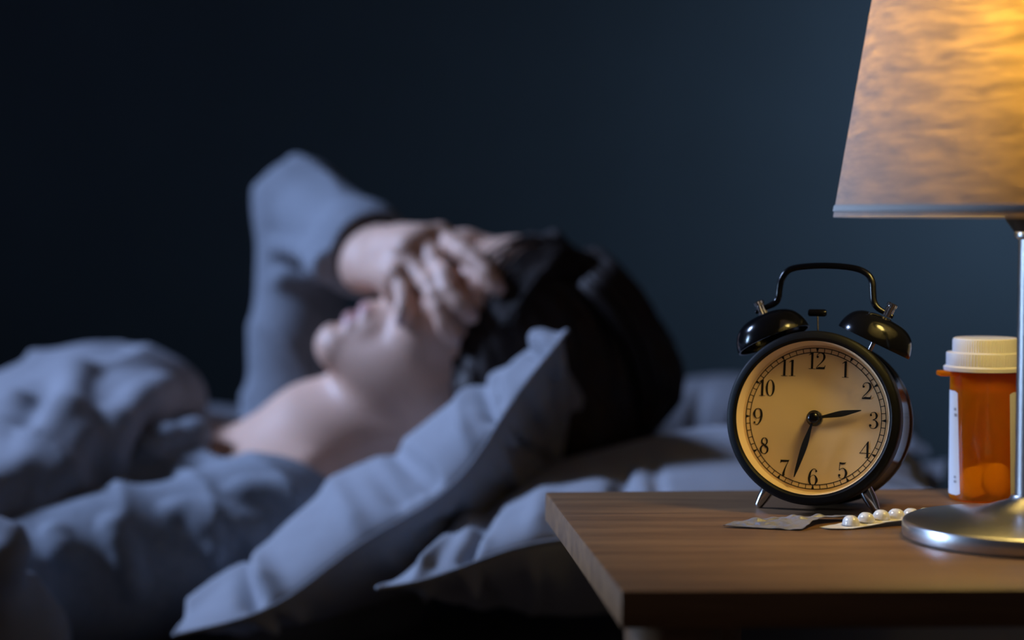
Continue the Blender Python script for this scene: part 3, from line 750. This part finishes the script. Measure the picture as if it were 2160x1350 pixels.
for h in range(1, 13):
    a = math.radians(30 * h); x, z = pol(RN if h not in (11, 1, 12) else 0.0318, a)
    mb = MB(); txt = str(h)
    if len(txt) == 1: glyph(mb, txt, x, z, NH)
    else:
        gap = {'10': (-.25, .24), '11': (-.24, .24), '12': (-.30, .22)}[txt]
        for chh, dx in zip(txt, gap): glyph(mb, chh, x + dx * NH, z, NH)
    nm = mb.build('numeral', M_ink, dial, 180)
def hand(name, ang, length, tail, wmax, y, wpos=0.45):
    a = math.radians(ang); u = (math.sin(a), math.cos(a)); n = (math.cos(a), -math.sin(a))
    prof_ = [(-tail, wmax * .35), (0, wmax * .40), (length * 0.15, wmax * .42), (length * wpos, wmax), (length * 0.8, wmax * .62), (length * 0.97, wmax * .22), (length, 0.00012)]
    prof_ = spline(prof_, 5); mb = MB(); vs = []; m_ = len(prof_)
    for yy in (y, y - 0.0005):
        for (t, w_) in prof_:
            vs += [(u[0] * t + n[0] * w_, yy, u[1] * t + n[1] * w_), (u[0] * t - n[0] * w_, yy, u[1] * t - n[1] * w_)]
    fs = []
    for i in range(m_ - 1):
        fs += [(2 * i, 2 * i + 1, 2 * i + 3, 2 * i + 2), (2 * m_ + 2 * i, 2 * m_ + 2 * i + 2, 2 * m_ + 2 * i + 3, 2 * m_ + 2 * i + 1),
               (2 * i, 2 * i + 2, 2 * m_ + 2 * i + 2, 2 * m_ + 2 * i), (2 * i + 1, 2 * m_ + 2 * i + 1, 2 * m_ + 2 * i + 3, 2 * i + 3)]
    fs += [(0, 2 * m_, 2 * m_ + 1, 1), (2 * m_ - 2, 2 * m_ - 1, 4 * m_ - 1, 4 * m_ - 2)]
    mb.add(vs, fs, CT); return mb.build(name, M_hand, clock)
hand('hour_hand', 78.5, 0.0262, 0.003, 0.00165, 0.0078, 0.55)
hand('minute_hand', 196.6, 0.0342, 0.003, 0.00165, 0.0060, 0.45)
cm().lathe([(0.0044, 0.0100), (0.0044, 0.0070), (0.0036, 0.0062), (0.0036, 0.0048), (0.0034, 0.0040), (0.0026, 0.0030), (0.0014, 0.0024), (0, 0.0022)], 32, CT, 'y').build('hub', M_gloss, clock)
# bells
YB = 0.026
for sg in (-1, 1):
    tilt = math.radians(24.5) * sg
    ax_ = Vector((math.sin(tilt), 0, math.cos(tilt))); base = Vector((sg * 0.0280, YB, 0.0438))
    rot = Matrix.Rotation(tilt, 4, 'Y')
    M_ = CT @ Matrix.Translation(base) @ rot
    Rr = 0.0214; hh = 0.0155
    po = [(Rr, 0), (Rr * 1.0, .0018), (Rr * .975, .0045), (Rr * .91, .0080), (Rr * .80, .0112), (Rr * .62, .0138), (Rr * .40, .0151), (Rr * .2, hh), (0, hh)]
    po = [tuple(p) for p in spline(po, 4)]
    pi_ = [(max(r - .0011, 0), max(z - .0010, 0)) if r > 0 else (0, z - .001) for r, z in po]
    bell = MB().lathe(po + list(reversed(pi_))[0:] + [po[0]], 72, M_).build('bell', M_gloss, clock, 60)
    # post
    MB().lathe([(0.0013, -0.012), (0.0013, 0.0145), (0, 0.0145)], 16, M_).build('bell_post', M_chrome, clock)
    # knurled nut
    nut = MB(); n = 28; zs = [(0.0155, .0024), (0.0205, .0024), (0.0208, .0021), (0.0213, .0021), (0.0216, .0027), (0.0231, .0027), (0.0236, .0021)]
    vs = []
    for (z, r) in zs:
        vs += [((r + (0.00022 if k % 2 else 0)) * math.cos(2 * math.pi * k / n), (r + (0.00022 if k % 2 else 0)) * math.sin(2 * math.pi * k / n), z + 0.0006) for k in range(n)]
    fs = [(i * n + k, i * n + (k + 1) % n, (i + 1) * n + (k + 1) % n, (i + 1) * n + k) for i in range(len(zs) - 1) for k in range(n)] + [tuple(range((len(zs) - 1) * n, len(zs) * n))]
    nut.add(vs, fs, M_); nut.build('bell_nut', M_chrome, clock, 20)
# handle: photo outline turned into clock units
SH = 0.026 * math.sin(math.radians(10.5)) / PXM
def ck(zx, zy):
    """point of the bell plane from the enlarged view of the clock's top"""
    X = (1500 + zx / 4.654 - 1714 - SH) * PXM / 0.983; Z = (882 - (530 + zy / 4.654)) * PXM + 0.026 * math.sin(math.radians(4.2))
    return (X, YB, Z)
hp = [ck(*p) for p in ((400, 628), (470, 590), (545, 555), (598, 520), (622, 470), (628, 390), (648, 290), (715, 200), (850, 165), (1090, 152), (1340, 172), (1470, 222), (1528, 300), (1540, 400), (1552, 500), (1590, 560), (1660, 605), (1740, 648))]
hp = spline(hp, 6); n = len(hp)
rad = [0.00185 if 14 < i < n - 15 else 0.00185 - 0.0007 * (1 - min(i, n - 1 - i) / 14) for i in range(n)]
MB().tube(hp, rad, 16, CT).build('handle', M_gloss, clock, 180)
# hammer
hz = ck(1010, 620)
hm = MB(); Mh = CT @ Matrix.Translation(hz) @ Matrix.Rotation(math.radians(90), 4, 'Y') @ Matrix.Rotation(math.radians(3), 4, 'X')
hm.lathe([(0, -0.0051), (0.0015, -0.0051), (0.0021, -0.0045), (0.0021, 0.0042), (0.0016, 0.0050), (0, 0.0053)], 24, Mh)
hammer = hm.build('hammer', M_gloss, clock)
MB().tube([Vector(hz), Vector((hz[0] + 0.0004, YB, hz[2] - 0.004)), Vector((hz[0] + 0.001, YB, 0.0440))], 0.0005, 8, CT).build('hammer_wire', M_chrome, hammer)
# feet
for sg in (-1, 1):
    top_ = Vector((sg * 0.0262, 0.024, -0.0370)); end = Vector((sg * 0.0336, 0.024, -0.0504))
    d = (end - top_)
    pts = [top_ + d * t for t in (0, .15, .35, .6, .85, .93, .97, 1.0)]
    MB().tube(pts, [.0038, .0039, .0038, .0033, .0025, .0023, .0019, .0010], 20, CT).build('foot', M_chrome, clock, 60)

# ------------------------------------------------------------------ lamp
lx, ly = 0.2695, 1.031
lamp = thing('table_lamp', 'brushed steel table lamp with a glowing linen shade at the right', 'lamp', (lx, ly, TZ))
MB().lathe([(0, 0), (0.0635, 0), (0.0646, 0.0008), (0.0650, 0.0020), (0.0650, 0.0076), (0.0645, 0.0088), (0.0630, 0.0096), (0.030, 0.0142), (0.0105, 0.0205), (0.0090, 0.0230), (0, 0.0235)], 128).build('base', M_steel, lamp, 50)
MB().lathe([(0.0073, 0.020), (0.0073, 0.158)], 48).build('post', M_post, lamp)
MB().lathe([(0.0073, 0.156), (0.0092, 0.157), (0.0095, 0.1585), (0.0092, 0.160), (0, 0.160)], 48).build('collar', M_steel, lamp)
MB().lathe([(0, 0.160), (0.0095, 0.160), (0.0135, 0.1655), (0.0145, 0.168), (0.0145, 0.205), (0, 0.206)], 48).build('socket', M_socket, lamp)
MB().lathe([(0, 0.203), (0.010, 0.203), (0.0125, 0.232), (0.020, 0.262), (0.0275, 0.283), (0.029, 0.297), (0.025, 0.313), (0.013, 0.323), (0, 0.325)], 32).build('bulb', M_bulb, lamp, 180)
rb_, rt_, z0, z1 = 0.1022, 0.0678, 0.1675, 0.372
rr = lambda z: rb_ + (rt_ - rb_) * (z - z0) / (z1 - z0)
shade = MB().lathe([(rr(z0), z0), (rr(0.25), 0.25), (rr(z1), z1), (rr(z1) - .0008, z1), (rr(0.25) - .0008, 0.25), (rr(z0) - .0008, z0), (rr(z0), z0)], 128).build('shade', M_shade, lamp, 60)
MB().lathe([(rr(z0 + .0028) + .0002, z0 + .0028), (rr(z0 + .003) + .0007, z0 + .0032), (rr(z0 + .0058) + .0007, z0 + .0058), (rr(z0 + .0064) + .0002, z0 + .0064), (rr(z0 + .0064) - .0018, z0 + .0064), (rr(z0 + .0028) - .0018, z0 + .0028), (rr(z0 + .0028) + .0002, z0 + .0028)], 128).build('hem', M_hem, shade, 50)
sp = MB()
for k in range(3):
    a = 0.5 + k * 2 * math.pi / 3; z = z0 + 0.030
    sp.tube([(0.013 * math.cos(a), 0.013 * math.sin(a), z), ((rr(z) - .001) * math.cos(a), (rr(z) - .001) * math.sin(a), z)], 0.0012, 8)
sp.build('shade_carrier', M_socket, lamp)

# ------------------------------------------------------------------ pill bottle
bc = at(2075, 1067, 1.176)
bot = thing('pill_bottle', 'amber pill bottle with a ribbed white cap and white label', 'pill bottle', (bc.x, bc.y, TZ))
R = 0.0204; HB = 0.0775
MB().lathe([(0, 0.0006), (R - .0016, 0), (R - .0004, .0006), (R, .0018), (R, HB), (R - .0012, HB)], 96).build('vial', M_amber, bot, 50)
MB().lathe([(R - .0011, .0655), (R - .0022, .0655), (R - .0022, HB), (R - .0011, HB)], 96).build('neck_ring', M_amber, bot)
tabm = MB(); pts = []
for z in (0.0738, 0.0766):
    pts += [(-R - 0.0083, -0.008, z), (-R + 0.003, -0.0100, z), (-R + 0.003, 0.0040, z), (-R - 0.0083, 0.002, z)]
tabm.hexa(pts).build('lock_tab', M_amber, bot, bevel=0.0006)
cp = MB(); n = 240
tiers = [(0.0766, .0240, 0), (0.0770, .0244, 0), (0.0790, .0244, 0), (0.0795, .0236, 0), (0.0800, .0229, 1), (0.0868, .0229, 1), (0.0874, .0226, 0), (0.0877, .0200, 0), (0.0880, .0193, 1), (0.0945, .0193, 1), (0.0955, .0189, 0), (0.0960, .0182, 0)]
vs = []
for z, r, rib in tiers:
    vs += [((r - (0.00032 if rib and k % 3 == 0 else 0)) * math.cos(2 * math.pi * k / n), (r - (0.00032 if rib and k % 3 == 0 else 0)) * math.sin(2 * math.pi * k / n), z) for k in range(n)]
fs = [(i * n + k, i * n + (k + 1) % n, (i + 1) * n + (k + 1) % n, (i + 1) * n + k) for i in range(len(tiers) - 1) for k in range(n)]
fs += [tuple(range((len(tiers) - 1) * n, len(tiers) * n)), tuple(reversed(range(n)))]
cp.add(vs, fs); cp.build('cap', M_cap, bot, 30)
# label wraps round the back; its two edges show at the sides
face = math.atan2(-bc.y, -bc.x); lb = MB(); vs = []; m_ = 60
for k in range(m_ + 1):
    t = k / m_
    for z in (0.0035, 0.0650):
        a0 = face + math.radians(47) ; a1 = face + math.radians(360 - 44 - (3 if z < .01 else 0))
        a0 += math.radians(2 if z > .01 else -2)
        a0, a1 = face + math.radians(43 if z > .01 else 48), face + math.radians(360 - (42 if z < .01 else 50))
        a = a0 + (a1 - a0) * t; e = 0.0012 * max(0, 1 - min(t, 1 - t) * 40) * (1 if z < .01 else -1)
        vs.append(((R + .00018) * math.cos(a), (R + .00018) * math.sin(a), z + e))
fs = [(2 * i, 2 * i + 2, 2 * i + 3, 2 * i + 1) for i in range(m_)]
lb.add(vs, fs); label = lb.build('label', M_label, bot, 180)
# faint print at the label's left edge
pr = MB()
for (ang, z, hgt, wdeg) in ((-59, .0535, .0016, 7), (-58, .0500, .0018, 8), (-57, .0135, .0014, 6), (-57, .0108, .0014, 7), (62, .0115, .0020, 6)):
    for k in range(4):
        a0 = face + math.radians(ang + k * wdeg / 4); a1 = a0 + math.radians(wdeg / 4 * .7)
        pr.add([((R + .0003) * math.cos(a), (R + .0003) * math.sin(a), zz) for a, zz in ((a0, z), (a1, z), (a1, z + hgt), (a0, z + hgt))], [(0, 1, 2, 3)])
M_print = mat('grey_print', (0.28, 0.28, 0.33), 0.8)
tag(pr.build('label_print', M_print, label), kind='stuff')
# tablets inside
def tablet(pos, rot, r=0.0098, first=[None], lab=''):
    if first[0] is None:
        o = MB().lathe([(0, -.0032), (r * .55, -.0030), (r * .9, -.0020), (r, -.0012), (r, .0012), (r * .9, .0020), (r * .55, .0030), (0, .0032)], 40).build('tablet', M_tablet, None, 30); first[0] = o
    else:
        o = first[0].copy(); COL.objects.link(o)
    o.location = Vector((bc.x, bc.y, TZ)) + Vector(pos); o.rotation_euler = rot
    return tag(o, lab, 'tablet', 'tablets inside the amber bottle')
tablet((0.0055, -0.0100, 0.0128), (math.radians(78), 0, math.radians(18)), lab='largest looking round tablet standing on edge at the front of the amber bottle')
tablet((-0.0070, -0.0050, 0.0105), (math.radians(58), math.radians(18), math.radians(-30)), lab='round tablet leaning at the left inside the amber bottle')
tablet((-0.0030, 0.0075, 0.0062), (math.radians(12), math.radians(8), 0), lab='round tablet lying flat at the back of the amber bottle')
tablet((0.0035, 0.0050, 0.0140), (math.radians(30), math.radians(-20), 0.4), lab='round tablet on top of the pile inside the amber bottle')

# ------------------------------------------------------------------ blister packs
ca = [on_table(1522, 1111, .0006), on_table(1690, 1118, .0006), on_table(1728, 1092, .004), on_table(1552, 1097, .003), on_table(1826, 1084, .003), on_table(1650, 1083, .003)]
nu, nv_ = 60, 60; vs = []; rs = np.random.RandomState(5)
cr = [(rs.uniform(0, 6.28), rs.uniform(18, 46), rs.uniform(0, 6.28)) for _ in range(9)]
bub = [(u_, v_) for v_ in (.22, .52, .80) for u_ in (.26, .70)]
o0 = sum(ca, Vector()) / 6; o0.z = TZ
for i in range(nu + 1):
    for j in range(nv_ + 1):
        u = i / nu; v = j / nv_
        if v < .5: p = ca[0].lerp(ca[1], u).lerp(ca[3].lerp(ca[2], u), v * 2)
        else: p = ca[3].lerp(ca[2], u).lerp(ca[5].lerp(ca[4], u), v * 2 - 1)
        z = 0.0008 + 0.0012 * math.sin(math.pi * min(1, v * 1.15)) + 0.0016 * u * (v > .1) * min(1, (v - .1) * 4) 
        for (th, fq, ph) in cr: z += 0.00022 * (abs(math.sin((u * math.cos(th) + v * math.sin(th)) * fq * .5 + ph)) - .5)
        for bu, bv in bub:
            d = math.hypot((u - bu) / .20, (v - bv) / .13)
            if d < 1: z += (0.0017 if bv > .4 else -0.0010) * (1 - d * d) * (0.6 + 0.5 * math.sin(23 * u + 31 * v))
        vs.append(Vector((p.x, p.y, TZ + max(z, .0004))) - o0)
n = nu + 1; w_ = nv_ + 1
top_v = vs; bot_v = [p - Vector((0, 0, .0002)) for p in vs]
fs = [(i * w_ + j, (i + 1) * w_ + j, (i + 1) * w_ + j + 1, i * w_ + j + 1) for i in range(nu) for j in range(nv_)]
fo = MB().add(top_v, fs).add(bot_v, [tuple(reversed(f)) for f in fs]).build('blister_pack', M_foil, None, 180)
fo.location = o0
tag(fo, 'crumpled silver foil blister pack, empty, flat under the clock', 'blister pack')

e1 = Vector((.92, .392, 0)); e2 = Vector((-.392, .92, 0))
p0 = on_table(1790, 1111)
pk = thing('blister_pack', 'white blister pack of pills beside the lamp base', 'blister pack', (p0.x, p0.y, TZ))
def zpack(a): return 0.0006 + 0.0026 * max(0, min(1, (a + 0.004) / 0.022)) - 0.0010 * max(0, (a - 0.03) / 0.03)
vs = []; na, nb = 48, 12
for i in range(na + 1):
    a = -0.0165 + 0.0740 * i / na
    wf = math.sqrt(max(0.02, min(1, (a + 0.0168) / 0.010))); wf = min(1, wf)
    for j in range(nb + 1):
        bq = (-0.0098 + (0.0173) * j / nb) * (0.35 + 0.65 * wf)
        p = e1 * a + e2 * bq; vs.append((p.x, p.y, zpack(a) + 0.0007 * math.sin(a * 120) * (j / nb - .5)))
w_ = nb + 1
fs = [(i * w_ + j, (i + 1) * w_ + j, (i + 1) * w_ + j + 1, i * w_ + j + 1) for i in range(na) for j in range(nb)]
MB().add(vs, fs).add([(x, y, z - .0004) for x, y, z in vs], [tuple(reversed(f)) for f in fs]).build('sheet', M_pack, pk, 180)
bubm = None
for k in range(6):
    a = 0.0010 + k * 0.0097
    if bubm is None:
        o = MB().lathe([(1.0, 0), (.985, .20), (.90, .52), (.72, .78), (.45, .95), (.2, 1.0), (0, 1.0)], 32).build('pill_bubble', M_pill, pk, 180); bubm = o
    else:
        o = bubm.copy(); COL.objects.link(o); o.parent = pk
    p = e1 * a + e2 * (-0.0008)
    o.location = (p.x, p.y, zpack(a)); o.scale = (0.0044, 0.0058, 0.0050); o.rotation_euler.z = math.atan2(e1.y, e1.x)
